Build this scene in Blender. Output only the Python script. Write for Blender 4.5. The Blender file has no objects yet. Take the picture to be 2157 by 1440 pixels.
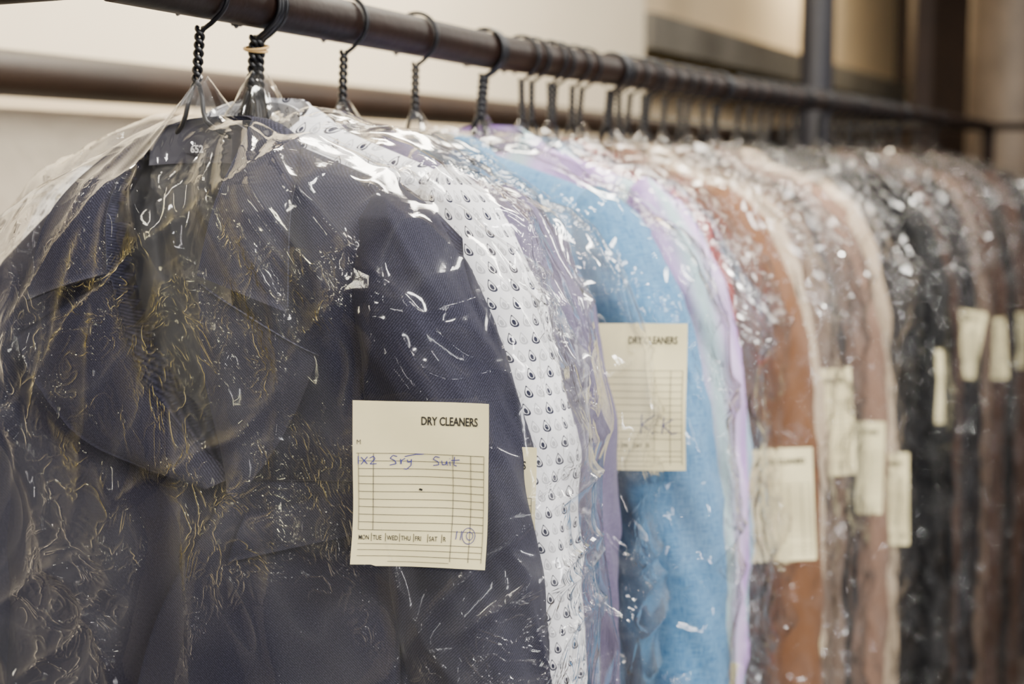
import bpy, math, random
import numpy as np
from mathutils import Vector, Matrix
random.seed(3)
CAMZ = 1.55
S = 0.495
# ------------------------------------------------------------------ helpers
def vn(x, y, seed=0.0):
    x = np.asarray(x, float); y = np.asarray(y, float)
    xi = np.floor(x); yi = np.floor(y)
    fx = x-xi; fy = y-yi
    fx = fx*fx*fx*(fx*(fx*6-15)+10); fy = fy*fy*fy*(fy*(fy*6-15)+10)
    def h(i, j):
        v = np.sin(i*127.1+j*311.7+seed*74.7)*43758.5453
        return v-np.floor(v)
    a = h(xi, yi); b = h(xi+1, yi); c = h(xi, yi+1); d = h(xi+1, yi+1)
    return (a*(1-fx)+b*fx)*(1-fy)+(c*(1-fx)+d*fx)*fy
def fbm(x, y, seed=0.0, o=3):
    r = 0; a = 1; t = 0
    for k in range(o):
        r = r+a*vn(x*2**k, y*2**k, seed+k*3.3); t += a; a *= .5
    return r/t
def ridge(x, y, seed=0.0):
    return 1-np.abs(2*vn(x, y, seed)-1)

def catmull(pts, n):
    P = np.array(pts, float)
    if len(P) == 2:
        t = np.linspace(0, 1, n)[:, None]; return P[0]*(1-t)+P[1]*t
    Q = np.vstack([2*P[0]-P[1], P, 2*P[-1]-P[-2]])
    out = []
    for t in np.linspace(0, len(P)-1-1e-9, n):
        i = int(t); f = t-i
        p0, p1, p2, p3 = Q[i], Q[i+1], Q[i+2], Q[i+3]
        out.append(.5*((2*p1)+(-p0+p2)*f+(2*p0-5*p1+4*p2-p3)*f*f+(-p0+3*p1-3*p2+p3)*f**3))
    return np.array(out)

class B:
    def __init__(s): s.V = []; s.F = []; s.M = []; s.U = []; s.n = 0
    def add(s, V, F, m=0, U=None):
        V = np.asarray(V, float).reshape(-1, 3)
        if U is None: U = V[:, [0, 2]]
        s.V.append(V); s.U.append(np.asarray(U, float).reshape(-1, 2))
        F = np.asarray(F, int)
        s.F += (F+s.n).tolist()
        if np.ndim(m) == 0: s.M += [int(m)]*len(F)
        else: s.M += list(np.asarray(m, int))
        s.n += len(V)
    def build(s, name, mats, smooth=True):
        me = bpy.data.meshes.new(name)
        V = np.vstack(s.V); U = np.vstack(s.U)
        me.from_pydata(V.tolist(), [], s.F)
        uv = me.uv_layers.new(name='UVMap')
        li = np.empty(len(me.loops), dtype=np.int32); me.loops.foreach_get('vertex_index', li)
        uv.data.foreach_set('uv', U[li].astype(np.float32).ravel())
        for m in mats: me.materials.append(m)
        me.polygons.foreach_set('material_index', np.array(s.M, dtype=np.int32))
        me.polygons.foreach_set('use_smooth', [smooth]*len(me.polygons))
        me.update()
        ob = bpy.data.objects.new(name, me); bpy.context.collection.objects.link(ob)
        return ob

def gf(r, c, closed=False):
    R, C = np.meshgrid(np.arange(r-1), np.arange(c if closed else c-1), indexing='ij')
    C2 = (C+1) % c
    return np.stack([R*c+C, R*c+C2, (R+1)*c+C2, (R+1)*c+C], -1).reshape(-1, 4)

def sheet(b, G, thick, m=0, U=None):
    r, c, _ = G.shape
    du = np.gradient(G, axis=0); dv = np.gradient(G, axis=1)
    N = np.cross(du, dv); N /= (np.linalg.norm(N, axis=-1, keepdims=True)+1e-9)
    A = G; Bk = G+N*thick
    F = gf(r, c)
    V = np.vstack([A.reshape(-1, 3), Bk.reshape(-1, 3)])
    n = r*c
    rim = []
    loop = [j for j in range(c)]+[i*c+c-1 for i in range(1, r)]+[(r-1)*c+j for j in range(c-2, -1, -1)]+[i*c for i in range(r-2, 0, -1)]
    for k in range(len(loop)):
        a = loop[k]; d = loop[(k+1) % len(loop)]
        rim.append([a, d, d+n, a+n])
    FF = np.vstack([F, F[:, ::-1]+n, np.array(rim)])
    if U is None: U = V[:, [0, 2]]
    else: U = np.vstack([U.reshape(-1, 2)]*2)
    b.add(V, FF, m, U)

def place(ob, Z, yaw, H=None, dx=0):
    ob.location = railpt(Z); ob.rotation_euler = (0, 0, -math.radians(yaw))
    return ob
def Hr(Z): return float(np.interp(Z, [1, 1.5, 2.2, 3.0, 3.8, 4.6], [.137, .129, .133, .143, .152, .158]))
def railpt(Z): return Vector((-.77+S*Z, Z, CAMZ+Hr(Z)))

# ------------------------------------------------------------------ materials
class NT:
    def __init__(s, name):
        s.mat = bpy.data.materials.new(name); s.mat.use_nodes = True
        s.t = s.mat.node_tree; s.t.nodes.clear()
        s.out = s.n('ShaderNodeOutputMaterial')
    def n(s, ty, **k):
        nd = s.t.nodes.new(ty)
        for a, v in k.items(): setattr(nd, a, v)
        return nd
    def l(s, a, b): s.t.links.new(a, b)
    def math(s, op, a, b=None, c=None, clamp=False):
        nd = s.n('ShaderNodeMath', operation=op); nd.use_clamp = clamp
        for i, v in enumerate([a, b, c]):
            if v is None: continue
            if isinstance(v, (int, float)): nd.inputs[i].default_value = v
            else: s.l(v, nd.inputs[i])
        return nd.outputs[0]
    def vmath(s, op, a, b=None, sc=None, out=0):
        nd = s.n('ShaderNodeVectorMath', operation=op)
        s.l(a, nd.inputs[0])
        if b is not None:
            if isinstance(b, tuple): nd.inputs[1].default_value = b
            else: s.l(b, nd.inputs[1])
        if sc is not None: nd.inputs['Scale'].default_value = sc
        return nd.outputs[out]
    def mixc(s, f, a, b, mode='MIX'):
        nd = s.n('ShaderNodeMix', data_type='RGBA', blend_type=mode)
        for i, v in ((0, f), (6, a), (7, b)):
            if isinstance(v, (int, float)): nd.inputs[i].default_value = v
            elif isinstance(v, tuple): nd.inputs[i].default_value = (*v[:3], 1)
            else: s.l(v, nd.inputs[i])
        return nd.outputs[2]
    def noise(s, vec, scale, detail=3, rough=.5, dist=0, out=0):
        nd = s.n('ShaderNodeTexNoise'); nd.inputs['Scale'].default_value = scale
        nd.inputs['Detail'].default_value = detail; nd.inputs['Roughness'].default_value = rough
        nd.inputs['Distortion'].default_value = dist
        if vec is not None: s.l(vec, nd.inputs['Vector'])
        return nd.outputs[out]
    def mapping(s, vec, sc=(1, 1, 1), rot=(0, 0, 0), loc=(0, 0, 0)):
        nd = s.n('ShaderNodeMapping'); nd.inputs['Scale'].default_value = sc
        nd.inputs['Rotation'].default_value = rot; nd.inputs['Location'].default_value = loc
        s.l(vec, nd.inputs[0]); return nd.outputs[0]
    def ramp(s, f, stops):
        nd = s.n('ShaderNodeValToRGB')
        while len(nd.color_ramp.elements) < len(stops): nd.color_ramp.elements.new(.5)
        for e, (p, c) in zip(nd.color_ramp.elements, stops):
            e.position = p; e.color = (*c, 1) if isinstance(c, tuple) else (c, c, c, 1)
        s.l(f, nd.inputs[0]); return nd.outputs[0]
    def bump(s, h, dist, strength=1.0):
        nd = s.n('ShaderNodeBump'); nd.inputs['Distance'].default_value = dist
        nd.inputs['Strength'].default_value = strength; s.l(h, nd.inputs['Height']); return nd.outputs[0]
    def pbr(s, col, rough=.8, metal=0, normal=None, sheen=0, spec=.5):
        p = s.n('ShaderNodeBsdfPrincipled')
        if isinstance(col, tuple): p.inputs['Base Color'].default_value = (*col[:3], 1)
        else: s.l(col, p.inputs['Base Color'])
        if isinstance(rough, (int, float)): p.inputs['Roughness'].default_value = rough
        else: s.l(rough, p.inputs['Roughness'])
        p.inputs['Metallic'].default_value = metal
        p.inputs['Sheen Weight'].default_value = sheen
        p.inputs['Specular IOR Level'].default_value = spec
        if normal is not None: s.l(normal, p.inputs['Normal'])
        s.l(p.outputs[0], s.out.inputs[0]); return p

def lin(r, g, b):
    f = lambda c: ((c/255+.055)/1.055)**2.4 if c > 10 else c/255/12.92
    return (f(r), f(g), f(b))

def m_plain(name, col, rough=.6, metal=0, nscale=8, var=.15, bumpd=0.0, spec=.5):
    t = NT(name); o = t.n('ShaderNodeTexCoord').outputs['Object']
    n = t.noise(o, nscale, 5, .6)
    c2 = tuple(c*(1-var*2.2) for c in col)
    c = t.mixc(t.ramp(n, [(.35, 0.0), (.7, 1.0)]), col, c2)
    nb = t.bump(t.noise(o, nscale*6, 4), bumpd) if bumpd else None
    t.pbr(c, rough, metal, nb, spec=spec); return t.mat

def m_twill(name, col, hi, scale=1.0):
    t = NT(name); uv = t.n('ShaderNodeUVMap').outputs[0]
    w = t.n('ShaderNodeTexWave', wave_type='BANDS', bands_direction='DIAGONAL')
    w.inputs['Scale'].default_value = 300*scale; w.inputs['Distortion'].default_value = 1.6
    w.inputs['Detail'].default_value = 2; w.inputs['Detail Scale'].default_value = 3
    t.l(uv, w.inputs['Vector'])
    n = t.noise(uv, 900, 3); n2 = t.noise(uv, 9, 3)
    f = t.math('MULTIPLY', t.math('ADD', t.math('MULTIPLY', w.outputs['Fac'], .7), .2), t.ramp(n, [(.35, .3), (.65, 1.0)]))
    c = t.mixc(f, col, hi)
    c = t.mixc(t.math('MULTIPLY', n2, .35), c, tuple(x*.55 for x in col))
    nb = t.bump(t.math('ADD', w.outputs['Fac'], n), .0002, .4)
    t.pbr(c, .85, 0, nb, sheen=.03, spec=.12); return t.mat

def m_linen(name, col, hi, amt=.6, k=1.0):
    t = NT(name); uv = t.n('ShaderNodeUVMap').outputs[0]
    a = t.noise(t.mapping(uv, (1100*k, 80*k, 1)), 1, 3, .6)
    b = t.noise(t.mapping(uv, (70*k, 1200*k, 1)), 1, 3, .6)
    f = t.ramp(t.math('MULTIPLY', t.math('ADD', a, b), .5), [(.38, 0.0), (.62, 1.0)])
    c = t.mixc(t.math('MULTIPLY', f, amt), col, hi)
    nb = t.bump(t.math('ADD', a, b), .0003, .4)
    t.pbr(c, .88, 0, nb, sheen=.05, spec=.2); return t.mat

def m_stripes(name, cols, scale):
    t = NT(name); uv = t.n('ShaderNodeUVMap').outputs[0]
    s = t.n('ShaderNodeSeparateXYZ'); t.l(uv, s.inputs[0])
    fr = t.math('FRACT', t.math('MULTIPLY', s.outputs[0], scale))
    st = [(i/len(cols), c) for i, c in enumerate(cols)]
    nd = t.n('ShaderNodeValToRGB'); nd.color_ramp.interpolation = 'EASE'
    while len(nd.color_ramp.elements) < len(st): nd.color_ramp.elements.new(.5)
    for e, (p, c) in zip(nd.color_ramp.elements, st): e.position = p; e.color = (*c, 1)
    t.l(fr, nd.inputs[0])
    w = t.noise(t.mapping(uv, (300, 300, 1)), 1, 2)
    t.pbr(t.mixc(t.math('MULTIPLY', w, .15), nd.outputs[0], (.9, .9, .92)), .85, 0, t.bump(w, .0004, .4), sheen=.05, spec=.2); return t.mat

def m_drops(name):
    t = NT(name); uv = t.n('ShaderNodeUVMap').outputs[0]
    s = t.n('ShaderNodeSeparateXYZ'); t.l(uv, s.inputs[0])
    k = 96.0
    px = t.math('MULTIPLY', s.outputs[0], k); py = t.math('MULTIPLY', s.outputs[1], k*.8)
    row = t.math('FLOOR', py)
    px = t.math('ADD', px, t.math('MULTIPLY', row, .5))
    lx = t.math('SUBTRACT', t.math('FRACT', px), .5)
    ly = t.math('SUBTRACT', t.math('FRACT', py), .5)
    alt = t.math('MODULO', t.math('ADD', t.math('ABSOLUTE', t.math('FLOOR', px)), 0), 2.0)
    sk = t.math('SUBTRACT', lx, t.math('MULTIPLY', ly, .25))
    wx = t.math('DIVIDE', t.math('MULTIPLY', sk, .62), t.math('MAXIMUM', t.math('SUBTRACT', .52, ly), .05))
    q = t.math('SQRT', t.math('ADD', t.math('MULTIPLY', wx, wx), t.math('MULTIPLY', ly, ly)))
    ring = t.math('MULTIPLY', t.math('LESS_THAN', q, .36), t.math('GREATER_THAN', q, .26))
    dy = t.math('ADD', ly, .08)
    q2 = t.math('SQRT', t.math('ADD', t.math('MULTIPLY', sk, sk), t.math('MULTIPLY', dy, dy)))
    dot = t.math('LESS_THAN', q2, .16)
    a = t.math('MAXIMUM', ring, dot)
    fac = t.math('MULTIPLY', a, t.math('SUBTRACT', 1.0, t.math('MULTIPLY', t.math('GREATER_THAN', alt, .5), .55)))
    c = t.mixc(fac, (.90, .90, .93), (.01, .012, .035))
    t.pbr(c, .8, 0, None, sheen=.1, spec=.2); return t.mat

def m_film(name, haze=.10, glint_tint=0.0, bscale=1.0, gl=1.0, seed=0.0, bd=.0016, lite=False, base=.045, center=None, th0=.49):
    t = NT(name); o0 = t.n('ShaderNodeTexCoord').outputs['Object']
    o = t.mapping(o0, (1, 1, .7), (0, 0, 0), (seed*1.7, seed, seed*.6))
    def rg(v): return t.math('SUBTRACT', 1.0, t.math('ABSOLUTE', t.math('SUBTRACT', t.math('MULTIPLY', v, 2.0), 1.0)))
    if lite:
        a = t.noise(o, 22*bscale, 1, .5, 1.8)
        h = rg(a)
        hz = t.math('MULTIPLY', t.ramp(a, [(.40, .2), (.62, 1.8)]), haze)
    else:
        nz = t.noise(o, 9*bscale, 1, .5, .0, out=1)
        wv = t.vmath('ADD', o, t.vmath('SCALE', t.vmath('SUBTRACT', nz, (.5, .5, .5)), sc=.09))
        vo = t.n('ShaderNodeTexVoronoi', feature='F1'); vo.inputs['Scale'].default_value = 26*bscale; t.l(wv, vo.inputs['Vector'])
        v1 = vo.outputs['Distance']
        a = t.noise(o, 11*bscale, 1, .5, 1.0)
        ra = t.math('POWER', rg(a), 10.0)
        rbb = rg(t.noise(t.mapping(wv, (1, 1, 1.3), (0, .5, 0)), 56*bscale, 2, .6, .8))
        rb = t.math('POWER', rbb, 9.0)
        mn = t.noise(o, 8, 2, .6, .6)
        if center is not None:
            dd = t.vmath('DISTANCE', o0, (center[0], center[1], center[2]), out=1)
            cf = t.math('SUBTRACT', 1.0, t.math('DIVIDE', dd, center[3]), clamp=True)
            mn = t.math('ADD', mn, t.math('MULTIPLY', cf, .12))
        mask = t.ramp(mn, [(th0, .02), (th0+.05, 1.0)])
        h = t.math('ADD', t.math('MULTIPLY', v1, t.math('ADD', t.math('MULTIPLY', mask, .8), .06)),
                   t.math('MULTIPLY', t.math('MULTIPLY', rb, .26), mask))
        h = t.math('ADD', h, t.math('MULTIPLY', ra, .28))
        hz = t.math('MULTIPLY', t.ramp(t.noise(o, 4.5, 1, .5, .8), [(.48, .05), (.53, 1.5)]), haze)
        hz = t.math('ADD', hz, t.math('MULTIPLY', ra, haze))
    nb = t.bump(h, bd/bscale, 1.0)
    lw = t.n('ShaderNodeLayerWeight'); lw.inputs[0].default_value = .5; t.l(nb, lw.inputs['Normal'])
    g = t.n('ShaderNodeBsdfGlossy'); g.inputs['Roughness'].default_value = .085; t.l(nb, g.inputs['Normal'])
    if glint_tint > 0:
        if center is not None:
            crease = t.ramp(rbb, [(.70, 0.0), (.86, 1.0)])
            tf = t.math('MULTIPLY', t.math('MULTIPLY', crease, t.ramp(cf, [(.0, 0.0), (.25, 1.0)])), glint_tint)
            c = t.mixc(tf, (1, 1, 1), (1, .93, .50))  # warm glints painted into the gloss colour along creases near center
        else:
            tm = t.noise(o, 5, 1, .5, .5)
            c = t.ramp(tm, [(.46, (1, 1, 1)), (.50, (1, .92, .5)), (.55, (1, .92, .5)), (.60, (.85, .8, 1))])  # yellow and violet reflections painted into the gloss colour by noise
            c = t.mixc(glint_tint, (1, 1, 1), c)
        t.l(c, g.inputs['Color'])
    else: g.inputs['Color'].default_value = (1, 1, 1, 1)
    d = t.n('ShaderNodeBsdfDiffuse'); d.inputs[0].default_value = (.9, .9, .92, 1)
    tp = t.n('ShaderNodeBsdfTransparent'); tp.inputs[0].default_value = (.995, .995, .996, 1)
    m1 = t.n('ShaderNodeMixShader'); t.l(hz, m1.inputs[0]); t.l(tp.outputs[0], m1.inputs[1]); t.l(d.outputs[0], m1.inputs[2])
    f5 = t.math('POWER', lw.outputs['Facing'], 4.0)
    ff = t.math('MULTIPLY', t.math('ADD', t.math('MULTIPLY', f5, .6), base), gl, clamp=True)
    if center is not None:
        ff = t.math('MULTIPLY', ff, t.math('ADD', 1.0, t.math('MULTIPLY', t.math('MULTIPLY', rb, mask), .7)), clamp=True)
    m2 = t.n('ShaderNodeMixShader'); t.l(ff, m2.inputs[0]); t.l(m1.outputs[0], m2.inputs[1]); t.l(g.outputs[0], m2.inputs[2])
    t.l(m2.outputs[0], t.out.inputs[0]); return t.mat

M_paper = m_plain('ticket_paper', lin(246, 234, 182), .75, 0, 30, .03)
M_ink = m_plain('print_ink', lin(30, 28, 28), .8)
M_line = m_plain('rule_ink', lin(90, 88, 82), .8)
M_pen = m_plain('blue_pen', lin(62, 62, 150), .7)
M_white = m_plain('label_white', (.8, .8, .82), .7)
M_wire = m_plain('black_wire', (.003, .003, .005), .35, .0, spec=.4)
M_rail = m_plain('brown_enamel_pipe', lin(28, 14, 8), .5, .0, 14, .25, .0006, spec=.2)
M_band = m_plain('rubber_band_tan', lin(215, 175, 110), .6)

# ------------------------------------------------------------------ garments
def prof(dd, L):
    q = np.clip(dd/L, 0, 1); return np.sqrt(1-(1-q)**2)

def body_front(P, x, z):
    c = np.clip(x/P['W'], -1, 1)
    s = (1-c*c)**(.5*P['p'])
    y = -P['D']*s*prof(P['ztop'](x)-z, P['L'])
    f = (fbm(x*14+z*3, z*3.5, P['seed'])-.5)*P['fold']+(ridge(x*9-z*2, z*2, P['seed']+5)-.5)*P['fold']*.6
    return y-f*np.clip((P['ztop'](x)-z)/.08, 0, 1)

def make_garment(kind, mats, Z, yaw, Wsh=.215, flare=.0, seed=1, nx=60, nz=110, zbot=-.80, zoff=0.0, Lx=1.0, lslope=1.0, slen=0.0):
    shx = np.array([0, .04, .065, .09, .146, .19, .215])*Wsh/.215
    if kind == 'jacket': shz = np.array([-.122, -.114, -.108, -.117, -.138, -.158, -.180])
    else: shz = np.array([-.115, -.112, -.110, -.120, -.142, -.165, -.190])
    def ztop(x):
        z = np.interp(np.abs(x), shx, shz)+zoff
        return z-np.where(x < -.06, (np.abs(x)-.06)*(lslope-1), 0)
    P = dict(W=Wsh, p=.75, D=.050 if kind == 'jacket' else .038, L=.075, ztop=ztop, seed=seed, fold=.008)
    b = B()
    th = np.linspace(0, 2*np.pi, 2*nx, endpoint=False); r = np.linspace(0, 1, nz)**1.15
    TH, R = np.meshgrid(th, r)
    X = -Wsh*np.cos(TH); ZT = ztop(X); Zz = ZT+(zbot-ZT)*R
    front = np.sin(TH) >= 0
    yf = body_front(P, X, Zz); yb = -body_front(dict(P, seed=seed+9), X, Zz)
    Y = np.where(front, yf, yb)
    k = Lx
    zl = np.array([-.36, -.353, -.30, -.253, -.20, -.158, -.112, -.09])
    xl = np.array([.052, .050, -.010, -.042, -.056, -.060, -.046, -.040])*k
    xr = np.array([.054, .055, .046, .039, .034, .038, .040, .040])*k
    if kind == 'jacket':
        a = np.interp(Zz, zl, xl); c = np.interp(Zz, zl, xr)
        i1 = np.clip((X-a+.010)/.014, 0, 1); i2 = np.clip((c-X+.010)/.014, 0, 1)
        ins = (i1*i1*(3-2*i1))*(i2*i2*(3-2*i2))*np.clip((Zz+.358)/.02, 0, 1)*front
        Y = Y*(1-ins)+(.012)*ins
        Y = Y+.0025*np.exp(-((X-np.interp(Zz, [-.8, -.52, -.42], [.17, .157, .145]))/.0022)**2)*(Zz < -.41)*front
    V = np.stack([X, Y, Zz], -1)
    F = gf(nz, 2*nx, True)
    fm = 0
    if kind == 'jacket':
        iv = (ins > .3).ravel()
        fm = np.where(iv[F].all(axis=1), 1, 0)
    b.add(V, F, fm, np.stack([X, Zz], -1))
    for sgn in (-1, 1):
        zc = np.array([-.140, -.150, -.165, -.199, -.243, -.34, -.478, -.62-slen*.4, -.76-slen])+zoff
        if sgn < 0: zc = zc-(lslope-1)*.14
        sc = (Wsh-.215)
        if kind == 'jacket':
            ou = np.array([.168, .182, .199, .219, .238, .263, .278, .284, .285])+sc+flare*np.linspace(0, 1, 9)
            rx = np.array([.004, .020, .034, .044, .050, .053, .052, .048, .043]); ry = np.array([.003, .018, .032, .045, .052, .053, .051, .048, .044])
        else:
            ou = np.array([.165, .178, .195, .214, .233, .253, .262, .262, .25])+sc+flare*np.linspace(0, 1, 9)
            rx = np.array([.004, .018, .032, .042, .047, .047, .045, .040, .034]); ry = np.array([.003, .015, .026, .036, .044, .046, .042, .036, .032])
        n2 = nz; m2 = max(28, nx//2)
        tt = np.linspace(0, 1, n2)**1.2; zz = zc[0]+(zc[-1]-zc[0])*tt
        o = np.interp(zz, zc[::-1], ou[::-1]); a = np.interp(zz, zc[::-1], rx[::-1]); c = np.interp(zz, zc[::-1], ry[::-1])
        ph = np.linspace(0, 2*np.pi, m2, endpoint=False)
        PH, ZZ = np.meshgrid(ph, zz)
        A = a[:, None]; C = c[:, None]; O = o[:, None]
        cy, sy = np.cos(PH)*1.4, np.sin(PH)*1.4
        dsp = (fbm(cy+ZZ*8, sy+ZZ*7, seed+20+sgn)-.5)*.016+(ridge(cy+ZZ*11, sy+ZZ*9, seed+31)-.5)*.006
        dsp = dsp*np.clip((zz[0]-ZZ)/.07, 0, 1)
        xx = (O-A)+np.cos(PH)*(A+dsp); yy = -.004+np.sin(PH)*(C+dsp)
        b.add(np.stack([sgn*xx, yy, ZZ], -1), gf(n2, m2, True) if sgn > 0 else gf(n2, m2, True)[:, ::-1], 0, np.stack([np.minimum(PH, 2*np.pi-PH)*.05, ZZ], -1))
    off = .004
    def loft(ia, oa, n=40, m=14, bulge=.006, thick=.003, mat=0, conform=False, o=off, curl=0.0):
        I = catmull(ia, n); O = catmull(oa, n)
        t = np.linspace(0, 1, m)[None, :, None]
        G = I[:, None, :]*(1-t)+O[:, None, :]*t
        if conform:
            y = body_front(P, G[..., 0], G[..., 1])-o-bulge*np.sin(np.pi*np.clip(t[..., 0]*1.0, 0, 1))**.7-curl*t[..., 0]
            G = np.stack([G[..., 0], y, G[..., 1]], -1)
        else:
            du = np.gradient(G, axis=0); dv = np.gradient(G, axis=1); N = np.cross(du, dv)
            N /= np.linalg.norm(N, axis=-1, keepdims=True)+1e-9
            N = np.where(N[..., 1:2] > 0, -N, N)
            G = G+N*bulge*np.sin(np.pi*t)
        sheet(b, G, thick, mat)
    z0 = zoff
    if kind == 'jacket':
        loft([(.052, -.353), (-.030, -.513), (-.055, zbot+.01)], [(.165, -.353), (.170, -.513), (.175, zbot+.01)], n=120, m=50, conform=True, bulge=0, thick=.002, o=.014, curl=-.0125)
        loft([(0, .020, -.090), (.030, .014, -.092), (.041, -.012, -.108), (.036, -.048, -.155), (.028, -.062, -.207)],
             [(0, .034, -.118), (.052, .026, -.106), (.082, -.008, -.118), (.099, -.058, -.165), (.105, -.076, -.230)], bulge=.005)
        loft([(0, .020, -.090), (-.032, .014, -.094), (-.048, -.012, -.112), (-.055, -.048, -.155), (-.050, -.062, -.207)],
             [(0, .034, -.118), (-.055, .026, -.108), (-.082, -.008, -.120), (-.104, -.054, -.165), (-.116, -.068, -.228)], bulge=.005)
        loft([(.028, -.212), (.029, -.262), (.038, -.31), (.050, -.358)], [(.122, -.260), (.106, -.296), (.084, -.332), (.058, -.364)], conform=True, bulge=.007, o=.010, curl=.010)
        loft([(-.050, -.212), (-.036, -.262), (-.005, -.31), (.052, -.352)], [(-.136, -.256), (-.118, -.292), (-.070, -.335), (.030, -.362)], conform=True, bulge=.006, o=.008, curl=.006)
        t = np.linspace(-1, 1, 24)
        G = np.stack([np.stack([.042*t, .010-.018*t*t, -.093-.010*t*t], -1), np.stack([.043*t, .006-.018*t*t, -.126-.002*t*t], -1)], 0)
        sheet(b, np.ascontiguousarray(np.concatenate([G[:1]*(1-q)+G[1:]*q for q in np.linspace(0, 1, 6)], 0)), .003, 2)
        loft([(.050, -.412), (.143, -.388)], [(.064, -.378), (.146, -.354)], n=20, m=8, conform=True, bulge=.003, thick=.003, o=.0160)
    else:
        for sg in (-1, 1):
            loft([(0, .016, -.086+z0), (sg*.032, .012, -.089+z0), (sg*.044, -.012, -.104+z0), (sg*.012, -.046, -.138+z0)],
                 [(0, .030, -.118+z0), (sg*.058, .018, -.116+z0), (sg*.078, -.018, -.138+z0), (sg*.058, -.052, -.190+z0)], bulge=.005, thick=.002)
        t = np.linspace(-1, 1, 20)
        sheet(b, np.stack([np.stack([.044*t, .014-.028*t*t, -.090-.010*t*t+z0], -1), np.stack([.05*t, .010-.04*t*t, -.130-.010*t*t+z0], -1)], 0), .002, 0)
        loft([(-.015, -.15+z0), (-.015, -.5), (-.015, -.78)], [(.015, -.15+z0), (.015, -.5), (.015, -.78)], n=60, m=6, conform=True, bulge=.001, thick=.0015, o=.003)
        for q in range(7):
            zc = -.20-q*.085
            a = np.linspace(0, 2*np.pi, 14, endpoint=False)
            ring = np.stack([.0055*np.cos(a), np.full(14, float(body_front(P, np.array(0.), np.array(zc)))-.008), zc+.0055*np.sin(a)], -1)
            ring2 = ring.copy(); ring2[:, 1] += .004
            b.add(np.vstack([ring, ring2]), [list(range(4))], 2)
            s = b.n-28
            b.F.append([s+i for i in range(14)]); b.M.append(2)
            for i in range(14): b.F.append([s+i, s+(i+1) % 14, s+14+(i+1) % 14, s+14+i]); b.M.append(2)
    return b, P

# ------------------------------------------------------------------ hanger
def hanger(Z, yaw, tilt=4, half=.185, n=1, lsl=0.0):
    cu = bpy.data.curves.new('wire_hanger', 'CURVE'); cu.dimensions = '3D'; cu.bevel_depth = .0019; cu.bevel_resolution = 3
    cu.use_fill_caps = True
    def sp(pts):
        s = cu.splines.new('POLY'); s.points.add(len(pts)-1)
        for i, p in enumerate(pts): s.points[i].co = (*p, 1)
        s.use_smooth = True
    R = .0216
    pts = []
    for al in np.linspace(222, -48, 46):
        r = R+(.004 if al > 205 else 0)
        pts.append((r*math.cos(math.radians(al)), 0, r*math.sin(math.radians(al))))
    pts += [(.009, 0, -.0215), (.003, 0, -.026), (0, 0, -.031)]
    sp(pts)
    tl = math.tan(math.radians(tilt))
    for ph in (0, math.pi):
        q = []
        for t in np.linspace(0, 1, 60):
            z = -.025-t*.044; a = ph+t*math.pi*2*3.6
            rr = .0024
            q.append((rr*math.cos(a), rr*math.sin(a), z))
        sg = -1 if ph == 0 else 1
        arms = [(sg*.0055, 0, -.077), (sg*.0075, 0, -.088), (sg*.010, 0, -.095), (sg*.016, .001, -.100), (sg*.028, .002, -.106), (sg*.06, .006, -.124), (sg*half*.9, .008, -.180), (sg*half, .016, -.197), (sg*half*.95, .022, -.206), (0, .024, -.210)]
        q += [(x, y, z+tl*x-(lsl*abs(x) if x < 0 else 0)) for x, y, z in arms]
        sp(q)
    cu.materials.append(M_wire)
    ob = bpy.data.objects.new('wire_hanger', cu); bpy.context.collection.objects.link(ob)
    ob.location = railpt(Z); ob.rotation_euler = (0, math.radians(tilt), -math.radians(yaw))
    return ob

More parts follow.
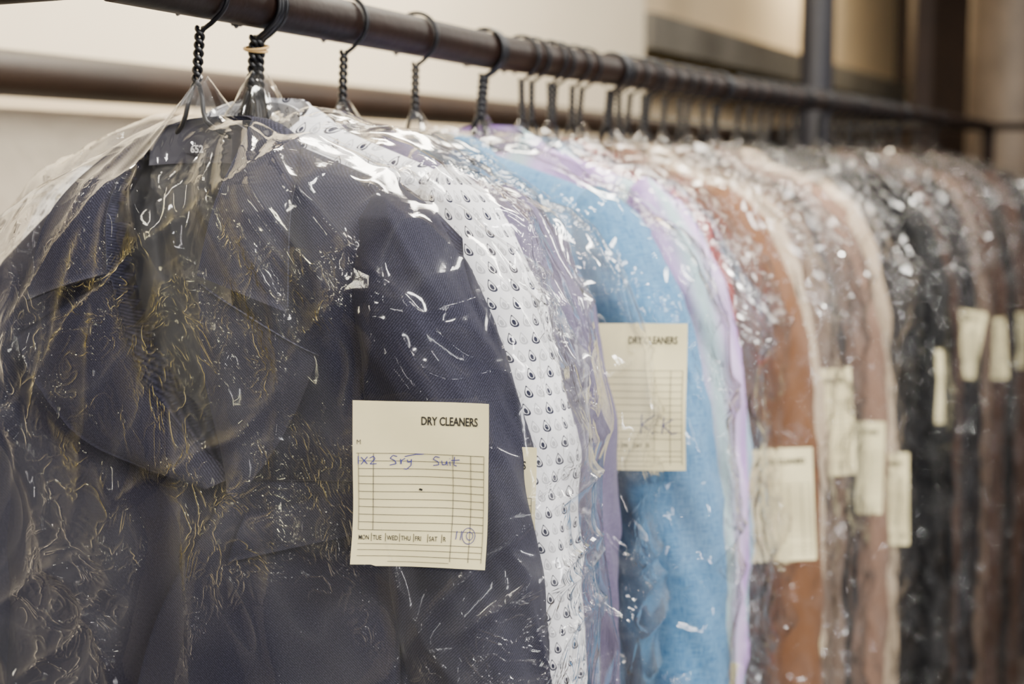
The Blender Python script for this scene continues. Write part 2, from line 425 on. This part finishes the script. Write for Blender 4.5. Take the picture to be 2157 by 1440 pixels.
# ------------------------------------------------------------------ bag
def bag(mat, Z, yaw, W=.285, D=.088, seed=1, nx=90, nz=150, zbot=-1.12, peak=-.060, ztadd=0.0, amp=1.0, lean=0.0, lslope=1.0, pw=.45):
    bx = np.array([0, .006, .014, .05, .09, .146, .196, .24, .268, .30])*W/.285
    bz = np.array([peak, peak-.010, -.088, -.097, -.108, -.130, -.152, -.186, -.230, -.30])+ztadd*np.array([0, 0, .2, .6, 1, 1, 1, 1, 1, 1])
    def zt(x): return np.interp(np.abs(x), bx, bz)-np.where(x < -.04, (np.abs(x)-.04)*(lslope-1), 0)
    th = np.linspace(0, 2*np.pi, 2*nx, endpoint=False)
    r = np.linspace(0, 1, nz)**1.25
    TH, R = np.meshgrid(th, r)
    X = -W*np.cos(TH); ZT = zt(X)
    ZT = ZT+(fbm(X*22, X*0+3, seed)-.5)*.020*np.clip(np.abs(X)/.03, 0, 1)
    Zz = ZT+(zbot-ZT)*R
    s = np.sin(TH); dd = ZT-Zz
    q = np.clip((peak+.004-Zz)/.085, 0, 1)
    Y = -D*np.sign(s)*np.abs(s)**pw*(.05+.95*prof(dd, .10))*(.07+.93*q**.85)
    rad = np.sqrt(X**2+(Zz+.05)**2); ang = np.arctan2(X, -(Zz+.045))
    w = fbm(X*6, Zz*4, seed+2)*2.2
    d = .008*fbm(X*6+w*.6, Zz*3, seed+3)
    d = d+.011*ridge(ang*7+w*.5, rad*2+w*.3, seed+4)**2*np.exp(-rad/.26)*np.clip(rad/.06, .25, 1)
    d = d+.006*ridge(X*15+w*.9, Zz*1.8+w*.7, seed+6)**4
    d = d+.007*ridge((X*.8+Zz*.6)*13+w, (Zz*.8-X*.6)*3+w*.5, seed+21)**5
    d = d+.006*ridge((X*.7-Zz*.7)*17+w, (Zz*.7+X*.7)*4+w*.5, seed+25)**6
    mk_ = np.clip((fbm(X*7, Zz*6, seed+12)-.48)*8, 0, 1)
    d = d+.006*ridge(X*20+Zz*12+w, Zz*15-X*7+w*1.5, seed+8)**4*mk_
    d = d*amp*np.clip(dd/.02+.25, 0, 1)
    fl = np.clip(dd/.5, 0, 1)
    X2 = X+(-np.cos(TH))*d*1.1+(-np.cos(TH))*fl*.010+lean*dd
    Y2 = Y-np.sign(s)*np.abs(s)**.5*d
    Z2 = Zz+(fbm(X*40, Zz*30, seed+14)-.5)*.004*np.clip(1-dd/.1, 0, 1)
    b = B(); b.add(np.stack([X2, Y2, Z2], -1), gf(nz, 2*nx, True), 0, np.stack([X, Zz], -1))
    ob = b.build('plastic_garment_bag', [mat]); place(ob, Z, yaw)
    fr = (s > .05)
    return ob, np.stack([X2[fr], Y2[fr], Z2[fr]], -1)

# ------------------------------------------------------------------ ticket
def txt(body, size, sx=1.0, off=0.0, sp=1.0):
    cu = bpy.data.curves.new('t', 'FONT'); cu.body = body; cu.size = size; cu.offset = off; cu.space_character = sp
    cu.resolution_u = 3
    ob = bpy.data.objects.new('t', cu); bpy.context.collection.objects.link(ob)
    bpy.context.view_layer.update()
    me = bpy.data.meshes.new_from_object(ob.evaluated_get(bpy.context.evaluated_depsgraph_get()))
    V = np.array([v.co[:2] for v in me.vertices]) if len(me.vertices) else np.zeros((0, 2))
    F = [list(p.vertices) for p in me.polygons]
    bpy.data.objects.remove(ob); bpy.data.curves.remove(cu); bpy.data.meshes.remove(me)
    V = V*np.array([sx, 1]); return V, F
TC = {}
def ctxt(*a):
    if a not in TC: TC[a] = txt(*a)
    return TC[a]

HW = {
 'main': [[(12, 112), (12, 128)], [(17, 114), (29, 128)], [(29, 113), (17, 129)], [(33, 116), (40, 112), (43, 117), (34, 128), (46, 127)],
          [(84, 112), (76, 110), (71, 116), (80, 121), (82, 127), (70, 130)], [(90, 117), (91, 128), (92, 120), (99, 116)], [(103, 118), (104, 124), (110, 122), (111, 117), (110, 130), (102, 138), (96, 137)], [(98, 112), (120, 107), (135, 106)],
          [(166, 112), (158, 110), (153, 116), (163, 121), (164, 127), (153, 129)], [(170, 118), (171, 127), (178, 126), (180, 118), (181, 128)], [(186, 119), (187, 128)], [(186, 113), (187, 114)], [(196, 109), (194, 126), (200, 128)], [(189, 117), (206, 115)]],
 'kk': [[(165, 205), (163, 250)], [(195, 205), (165, 228), (190, 250), (200, 245)], [(215, 210), (210, 250)], [(235, 215), (212, 230), (232, 250), (245, 246)]],
 'sc': [[(90, 90), (110, 80), (120, 95), (140, 82), (165, 90)], [(60, 150), (90, 140), (100, 160), (130, 145), (170, 150)]]}

def ticket(pts, Z, yaw, cx, cz, w=.088, rot=0.0, hw='main', num=True, seed=0, lift=.0015, bend=.003):
    h = w*335/262
    sel = pts[(np.abs(pts[:, 0]-cx) < w*.55) & (np.abs(pts[:, 2]-cz) < h*.55)]
    if len(sel) > 6:
        A = np.c_[sel[:, 0], sel[:, 2], np.ones(len(sel))]
        co, *_ = np.linalg.lstsq(A, sel[:, 1], rcond=None)
        res = sel[:, 1]-A@co
        co[2] += np.percentile(res, 2)
    else: co = np.array([0, 0, -.09])
    cr, sr = math.cos(rot), math.sin(rot)
    k = w/262
    def mp(U, lv=0.0):
        U = np.asarray(U, float); u = (U[:, 0]-131)*k; v = (167-U[:, 1])*k
        x = cx+u*cr-v*sr; z = cz+u*sr+v*cr
        y = co[0]*x+co[1]*z+co[2]-lift-lv
        y = y+bend*(np.sin(u/w*4+seed)*.8+np.sin(v/h*5+seed*2)*.7+np.sin((u+v)/w*7+seed)*.25)
        return np.stack([x, y, z], -1)
    b = B()
    nu, nv = 28, 34
    gu, gv = np.meshgrid(np.linspace(0, 262, nu), np.linspace(0, 335, nv))
    gvv = gv+np.where((gu < 40) & (gv > 320), -3, 0)
    sheet(b, mp(np.c_[gu.ravel(), gvv.ravel()]).reshape(nv, nu, 3), .0003, 0)
    def quad(p, q, wd, m, lv=.0009):
        p = np.array(p, float); q = np.array(q, float); L = np.linalg.norm(q-p)
        if L < .01: return
        t = (q-p)/L; nn = np.array([-t[1], t[0]])*wd/2
        n = max(2, int(L/8)+1); s = np.linspace(0, 1, n)[:, None]; c = p*(1-s)+q*s
        P2 = np.vstack([c+nn, c-nn]); V = mp(P2, lv)
        b.add(V, [[i, i+1, n+i+1, n+i] for i in range(n-1)], m)
    def text(s, x, y, size, m, sx=.8, off=0.0):
        V, F = ctxt(s, size, sx, off)
        if not len(V): return
        P2 = np.c_[x+V[:, 0], y-V[:, 1]]
        V3 = mp(P2, .0009); base = b.n
        b.V.append(V3); b.U.append(P2*.001); b.n += len(V3)
        for f in F: b.F.append([base+i for i in f]); b.M.append(m)
    text('DRY CLEANERS', 131, 46, 24, 1, .66, .5)
    text('M', 8, 88, 14, 2, .8)
    y0 = 106
    for i in range(11):
        y = y0+i*15.6
        quad((12 if i else 8, y), (254, y), 1.1, 2)
    for x in (40, 192, 228): quad((x, y0), (x, 262), 1.1, 2)
    for x in (192, 228): quad((x, 262), (x, 322), 1.1, 2)
    quad((12, y0), (12, 262), 1, 2); quad((254, y0), (254, 322), 1, 2)
    for i, s in enumerate(['MON', 'TUE', 'WED', 'THU', 'FRI', 'SAT', 'R']):
        text(s, 13+i*27.2, 282, 13.5, 1, .70 if s != 'MON' else .64, .1)
        if i: quad((10.5+i*27.2, 268), (10.5+i*27.2, 285), 1.1, 1)
    for y in (290, 302, 314): quad((12, y), (254, y), 1, 2)
    quad((70, 325), (190, 325), .8, 2)
    for st in HW[hw]:
        for a, c in zip(st[:-1], st[1:]): quad(a, c, 1.8, 3, .0011)
    if num:
        for st in [[(203, 260), (201, 277)], [(212, 259), (210, 278)]]:
            for a, c in zip(st[:-1], st[1:]): quad(a, c, 1.6, 3, .0011)
        for R_, cx_, cy_ in ((8, 228, 269), (16, 226, 269)):
            a = np.linspace(0, 2*np.pi, 18)
            pp = [(cx_+R_*.8*math.cos(t), cy_+R_*math.sin(t)) for t in a]
            for p, q in zip(pp[:-1], pp[1:]): quad(p, q, 1.4, 3, .0011)
    if hw == 'main':
        quad((126, 178), (132, 180), 4, 1, .0012)
    ob = b.build('dry_cleaning_ticket', [M_paper, M_ink, M_line, M_pen], smooth=False)
    place(ob, Z, yaw); return ob

# ------------------------------------------------------------------ cloth mats
navy = m_twill('navy_wool_twill', lin(23, 23, 34), lin(68, 68, 86))
navy_lin = m_plain('jacket_lining', lin(24, 23, 31), .6, 0, 20, .1)
stand = m_plain('collar_stand_cloth', lin(46, 45, 56), .7)
drops = m_drops('teardrop_print_cotton')
lilacgrey = m_linen('grey_lilac_cotton', lin(84, 76, 106), lin(128, 120, 148))
bluelin = m_linen('blue_linen', lin(46, 100, 146), lin(118, 166, 202), .9)
bluelin2 = m_linen('blue_linen_lining', lin(45, 84, 120), lin(76, 122, 152))
pastel = m_stripes('pastel_stripe_cotton', [lin(182, 138, 212), lin(208, 180, 228), lin(172, 204, 208), lin(192, 158, 218), lin(172, 134, 204)], 9)
pale = m_linen('pale_blue_cotton', lin(150, 185, 212), lin(200, 216, 230))
redc = m_linen('red_cotton', lin(150, 34, 32), lin(180, 78, 48))
rust = m_twill('rust_wool', lin(108, 74, 50), lin(144, 102, 72))
beige = m_linen('beige_cotton', lin(182, 160, 132), lin(208, 190, 164))
taupe = m_twill('taupe_wool', lin(106, 86, 72), lin(138, 116, 98))
taupe2 = m_twill('dusty_brown_wool', lin(128, 100, 84), lin(158, 128, 110))
black = m_twill('black_wool', lin(1, 1, 3), lin(5, 5, 9))
char = m_twill('charcoal_wool', lin(9, 8, 14), lin(22, 21, 30))
brown = m_twill('brown_wool', lin(62, 41, 31), lin(90, 64, 50))
btn = m_plain('button_pearl', lin(225, 225, 220), .3)

film_a = m_film('polythene_film_clear', .013, .8, 1.0, 1.5, 2.0, .0048, base=.011, center=(.045, -.09, -.28, .16), th0=.555)
films = [m_film('polythene_film_%s' % c, hz, .10, bs, 1.7, sd, .0050, base=.022) for c, hz, bs, sd in (('b', .022, .9, 1.0), ('c', .026, .8, 5.0))]
film_m = m_film('polythene_film_d', .015, 0, 1.0, 1.7, 9.0, .009, lite=True, base=.018)
film_f = m_film('polythene_film_milky', .009, 0, .9, 1.6, 4.0, .013, lite=True, base=.013)

# ------------------------------------------------------------------ suit jacket
LS = 1.35
b, P = make_garment('jacket', None, 1.088, 18, Wsh=.206, seed=2, nx=240, nz=330, lslope=LS)
V, F = txt('652', .0078, .95, .0002)
base = b.n
b.V.append(np.stack([V[:, 0]-.014, np.full(len(V), .0005), V[:, 1]-.118], -1)); b.U.append(V); b.n += len(V)
for f in F: b.F.append([base+i for i in f]); b.M.append(3)
ob = b.build('suit_jacket', [navy, navy_lin, stand, M_white]); place(ob, 1.088, 18)
hanger(1.088, 18, 6, half=.18, lsl=.35)
_, pts = bag(film_a, 1.088, 18, W=.284, D=.096, seed=4, nx=300, nz=460, zbot=-1.0, lslope=LS, pw=.38, amp=1.15)
ticket(pts, 1.088, 18, .210, -.340, .0875, rot=-.02, seed=1.0)

# ------------------------------------------------------------------ other garments
G = [
 ('shirt', [drops, drops, btn], 1.150, 18, .213, .012, .266, 0, [(.208, -.385, .0, 'sc')], 'teardrop_print_shirt', .014),
 ('shirt', [lilacgrey, lilacgrey, btn], 1.262, 19, .205, .00, .262, 1, [], 'lilac_shirt', .0),
 ('jacket', [bluelin, bluelin2, bluelin], 1.372, 17, .228, .014, .292, 0, [(.226, -.322, .01, 'kk')], 'blue_linen_jacket', 0),
 ('shirt', [pastel, pastel, btn], 1.500, 18, .226, .012, .280, 1, [(.225, -.66, -.12, 'sc')], 'pastel_striped_shirt', .01),
 ('shirt', [pale, pale, btn], 1.575, 20, .205, .01, .265, 0, [], 'pale_blue_shirt', 0),
 ('shirt', [redc, redc, btn], 1.64, 21, .200, -.02, .255, 0, [], 'red_shirt', 0),
 ('jacket', [rust, rust, rust], 1.73, 18, .220, .010, .288, 1, [(.240, -.50, .06, 'sc')], 'rust_jacket', 0),
 ('jacket', [beige, beige, beige], 1.83, 20, .214, -.01, .277, 1, [(.225, -.73, .02, 'sc')], 'beige_jacket', 0),
 ('jacket', [taupe, taupe, taupe], 1.91, 20, .214, -.005, .277, 0, [(.235, -.44, .08, 'sc')], 'taupe_jacket', 0),
 ('jacket', [char, char, char], 1.98, 21, .205, .0, .27, 1, [], 'charcoal_jacket', 0),
 ('jacket', [taupe2, taupe2, taupe2], 2.07, 19, .226, .0, .289, 1, [(.240, -.53, .0, 'sc')], 'dusty_brown_jacket', 0),
 ('jacket', [beige, taupe, taupe], 2.18, 20, .217, .0, .28, 0, [(.25, -.60, .03, 'sc')], 'sand_jacket', 0),
 ('jacket', [char, char, char], 2.28, 22, .205, -.01, .275, 1, [], 'charcoal_jacket', 0),
 ('jacket', [black, black, black], 2.40, 20, .231, .0, .291, 1, [], 'black_jacket', .01),
 ('jacket', [black, black, black], 2.58, 20, .225, .0, .285, 0, [(.225, -.50, .05, 'sc')], 'black_jacket', 0),
 ('jacket', [brown, brown, brown], 2.74, 22, .210, .0, .28, 1, [], 'brown_jacket', 0),
 ('jacket', [char, char, char], 2.88, 20, .222, .0, .285, 1, [(.235, -.46, -.15, 'sc')], 'charcoal_jacket', 0),
 ('jacket', [taupe, taupe, taupe], 3.05, 22, .215, .0, .28, 0, [], 'taupe_jacket', 0),
 ('jacket', [brown, brown, brown], 3.22, 20, .222, .0, .285, 1, [(.235, -.52, .1, 'sc')], 'brown_jacket', 0),
 ('jacket', [black, black, black], 3.42, 22, .215, .0, .28, 1, [], 'black_jacket', 0),
 ('jacket', [brown, brown, brown], 3.62, 20, .222, .0, .285, 0, [(.225, -.55, 0, 'sc')], 'brown_jacket', 0),
 ('jacket', [char, char, char], 3.85, 22, .222, .0, .285, 1, [], 'charcoal_jacket', 0),
]
for i, (kd, mt, Z, yaw, Wsh, fl, bw, fi, tks, nm, zo) in enumerate(G):
    near = Z < 1.6
    zb = -.85 if near else (-1.05 if Z < 2.0 else (-1.32 if Z < 2.7 else -1.52))
    b, P = make_garment(kd, None, Z, yaw, Wsh=Wsh, flare=fl, seed=11+i*3.7, nx=90 if near else 50, nz=140 if near else 90, zbot=zb, zoff=zo,
                        slen=.0 if near else (.2 if Z < 2 else (.45 if Z < 2.7 else .68)))
    ob = b.build(nm, mt); place(ob, Z, yaw)
    hanger(Z, yaw, random.uniform(-2, 7))
    fm = films[fi] if Z < 1.45 else (film_m if Z < 2.0 else film_f)
    peak = -.066 if i else -.044
    _, pts = bag(fm, Z, yaw, W=bw, D=.076 if near else .066, seed=30+i*2.3, nx=150 if near else 70, nz=240 if near else 120,
                 zbot=-1.1 if near else (-1.2 if Z < 2 else (-1.4 if Z < 2.7 else -1.58)), peak=peak, ztadd=.010+zo, amp=1.15 if near else 1.4)
    for (tx, tz, tr, hw) in tks:
        ticket(pts, Z, yaw, tx, tz, .100 if hw == 'kk' else (.090 if Z < 1.3 else random.uniform(.098, .108)), rot=tr, hw=hw, num=False, seed=i*1.3, lift=.003)

for Zc, n in ((1.150, 3), (1.500, 3), (1.81, 4), (2.19, 4), (2.62, 3), (3.0, 3), (3.4, 3)):
    for q in range(n):
        hanger(Zc+(q-n/2)*.0045+.004, 20+q, 5+q*.6)
for zc in (1.60, 1.66, 1.70, 1.87, 1.93, 2.03, 2.12, 2.33, 2.45, 2.51, 2.75, 2.81, 2.94, 3.14, 3.28):
    hanger(zc, 20, random.uniform(-3, 6))
bpy.ops.mesh.primitive_torus_add(major_radius=.0085, minor_radius=.0011, major_segments=40, minor_segments=10)
rb = bpy.context.object; rb.name = 'rubber_band'; rb.location = railpt(1.150)+Vector((-.002, -.002, -.036)); rb.rotation_euler = (.15, .1, 0); rb.data.materials.append(M_band)
for p in rb.data.polygons: p.use_smooth = True
bpy.ops.mesh.primitive_torus_add(major_radius=.0095, minor_radius=.0011, major_segments=40, minor_segments=10)
r2 = bpy.context.object; r2.name = 'loop'; r2.data.materials.append(M_band); r2.parent = rb; r2.location = (0, 0, .0022); r2.rotation_euler = (.1, -.15, 0)

# ------------------------------------------------------------------ rail frame
def tube(pts, rad, mat, name, res=12):
    cu = bpy.data.curves.new(name, 'CURVE'); cu.dimensions = '3D'; cu.bevel_depth = rad; cu.bevel_resolution = 8; cu.use_fill_caps = True
    s = cu.splines.new('POLY'); s.points.add(len(pts)-1)
    for i, p in enumerate(pts): s.points[i].co = (*p, 1)
    s.use_smooth = True; cu.materials.append(mat)
    ob = bpy.data.objects.new(name, cu); bpy.context.collection.objects.link(ob); return ob
emp = bpy.data.objects.new('garment_rack', None); bpy.context.collection.objects.link(emp)
nl = Vector((-.8962, .4436, 0))
def par(*obs):
    for o in obs: o.parent = emp
Zs = np.linspace(1.0, 4.7, 60)
par(tube([railpt(z) for z in Zs], .0185, M_rail, 'front_rail'))
par(tube([railpt(1.012)+nl*t for t in (-.006, 0, .1, .3, .5, .743)], .0125, M_rail, 'cross_bar'))
par(tube([railpt(4.68)+nl*t for t in (-.5, 0, .743)], .0125, M_rail, 'cross_bar_end'))
M_rail2 = m_plain('pipe_dusty_brown', lin(46, 31, 20), .5, 0, 6, .2, spec=.4)
par(tube([Vector((-1.60+S*z, z, CAMZ+.134)) for z in (1.2, 3, 5.6)], .031, M_rail2, 'rear_rail'))
for z in (4.7,):
    p = railpt(z); par(tube([Vector((p.x, p.y, 0)), Vector((p.x, p.y, p.z))], .02, M_rail, 'upright'))
p = railpt(1.012)+nl*.743
par(tube([Vector((p.x, p.y, 0)), p], .02, M_rail, 'upright_rear'))

# ------------------------------------------------------------------ room
def slab(name, a, Z0, Z1, z0, z1, thick, mat):
    A = Vector((-a+S*Z0, Z0, 0)); Bv = Vector((-a+S*Z1, Z1, 0)); n = nl*thick
    V = [A, Bv, Bv+n, A+n]
    V = [(v.x, v.y, z0) for v in V]+[(v.x, v.y, z1) for v in V]
    me = bpy.data.meshes.new(name)
    me.from_pydata(V, [], [[0, 1, 2, 3], [4, 7, 6, 5], [0, 4, 5, 1], [1, 5, 6, 2], [2, 6, 7, 3], [3, 7, 4, 0]])
    me.materials.append(mat); ob = bpy.data.objects.new(name, me); bpy.context.collection.objects.link(ob); return ob
def box(name, x0, x1, y0, y1, z0, z1, mat):
    V = [(x, y, z) for z in (z0, z1) for x, y in ((x0, y0), (x1, y0), (x1, y1), (x0, y1))]
    me = bpy.data.meshes.new(name)
    me.from_pydata(V, [], [[0, 3, 2, 1], [4, 5, 6, 7], [0, 1, 5, 4], [1, 2, 6, 5], [2, 3, 7, 6], [3, 0, 4, 7]])
    me.materials.append(mat); ob = bpy.data.objects.new(name, me); bpy.context.collection.objects.link(ob); return ob
W_up = m_plain('cream_paint', lin(242, 226, 196), .6, 0, 1.2, .04, .001)
W_low = m_plain('grey_beige_plaster', lin(186, 174, 154), .8, 0, 5, .08, .004)
W_tan = m_plain('tan_paint', lin(228, 204, 166), .7, 0, 2, .06)
W_grey = m_plain('grey_beam_paint', lin(120, 114, 104), .6)
W_olive = m_plain('olive_trim_paint', lin(160, 136, 40), .6)
W_brown = m_plain('dark_brown_panel', lin(54, 36, 25), .7, 0, 3, .2)
W_post = m_plain('slate_post_paint', lin(44, 44, 53), .5)
W_col = m_plain('taupe_column_paint', lin(132, 116, 100), .5)
slab('wall_left', 1.72, -.5, 4.26, 0, 3.0, .12, W_up)
slab('baseboard_left', 1.66, -.5, 4.26, 0, CAMZ+.092, .06, W_low)
slab('wall_left_recess', 1.84, 4.15, 8.1, 0, 3.0, .12, W_tan)
slab('trim_1', 1.70, 4.27, 8.0, CAMZ+.375, CAMZ+.48, .14, W_grey)
slab('trim_2', 1.70, 4.27, 8.0, CAMZ+.28, CAMZ+.335, .14, W_olive)
slab('trim_3', 1.66, 4.27, 8.0, 0, CAMZ+.17, .18, W_brown)
box('wall_back', 1.0, 6.0, 8.0, 8.12, 0, 3.0, W_brown)
box('floor', -4, 6, -2.5, 8.12, -.1, 0, m_plain('floor_concrete', lin(70, 60, 52), .6, 0, 3, .1))
box('ceiling', -4, 6, -2.5, 8.12, 3.0, 3.1, m_plain('ceiling_paint', lin(190, 185, 175), .8))
tube([Vector((.948, 4.5, 0)), Vector((.948, 4.5, 3.0))], .052, W_post, 'steel_post')
box('wooden_post', 1.53, 1.60, 5.5, 5.6, 0, 3.0, W_brown)
tube([Vector((1.87, 5.4, 0)), Vector((1.87, 5.4, 3.0))], .16, W_col, 'round_column')
box('wooden_cabinet', 1.62, 2.9, 5.9, 6.4, 0, 1.72, W_brown)

# ------------------------------------------------------------------ lights
def area(name, loc, target, sx, sy, e, col=(1, 1, 1)):
    l = bpy.data.lights.new(name, 'AREA'); l.shape = 'RECTANGLE'; l.size = sx; l.size_y = sy; l.energy = e; l.color = col
    ob = bpy.data.objects.new(name, l); bpy.context.collection.objects.link(ob); ob.location = loc
    ob.rotation_euler = (Vector(target)-Vector(loc)).to_track_quat('-Z', 'Y').to_euler(); return ob
area('ceiling_lamp_main', (.9, 1.1, 2.9), (.1, 1.5, 1.2), .2, 1.4, 118, (1, .97, .91))
area('ceiling_lamp_aisle', (1.9, 3.4, 2.9), (.9, 3.0, 1.2), .2, 1.6, 56, (1, .95, .86))
area('ceiling_lamp_front', (1.1, -.9, 2.6), (-.1, 1.2, 1.2), .7, .2, 50, (1, .96, .91))
area('added_glint_light_left', (-1.0, .1, 2.6), (-.2, 1.2, 1.2), .12, 1.0, 26, (1, .93, .78))  # unseen warm light added at the left for glints on the film
area('added_sparkle_light_right', (1.6, -.6, 1.7), (0, 1.2, 1.3), .08, 1.2, 26, (1, .99, 1))  # unseen narrow light added on the right to make the film sparkle
area('added_sparkle_light_back', (-.5, -1.5, 1.5), (0, 1.2, 1.3), .06, 1.3, 11, (1, .99, 1))  # unseen narrow light added behind the camera for film highlights
area('added_wall_light', (-.15, 2.6, 2.92), (-.6, 2.9, 1.6), .3, 2.0, 110, (1, .92, .78))  # unseen light added to brighten the left wall
area('ceiling_lamp_far', (1.2, 6.3, 2.92), (.9, 6.6, 1.6), .3, 1.2, 80, (1, .88, .66))
w = bpy.data.worlds.new('World'); bpy.context.scene.world = w; w.use_nodes = True
w.node_tree.nodes['Background'].inputs[0].default_value = (1, .97, .93, 1)
w.node_tree.nodes['Background'].inputs[1].default_value = .12

# ------------------------------------------------------------------ camera
cam = bpy.data.cameras.new('Camera'); co = bpy.data.objects.new('Camera', cam); bpy.context.collection.objects.link(co)
cam.sensor_width = 36; cam.lens = 50.07
co.location = (0, 0, CAMZ); co.rotation_euler = (math.radians(90-6.65), 0, 0)
cam.dof.use_dof = True; cam.dof.focus_distance = .99; cam.dof.aperture_fstop = 4.5
cam.clip_start = .02
bpy.context.scene.camera = co
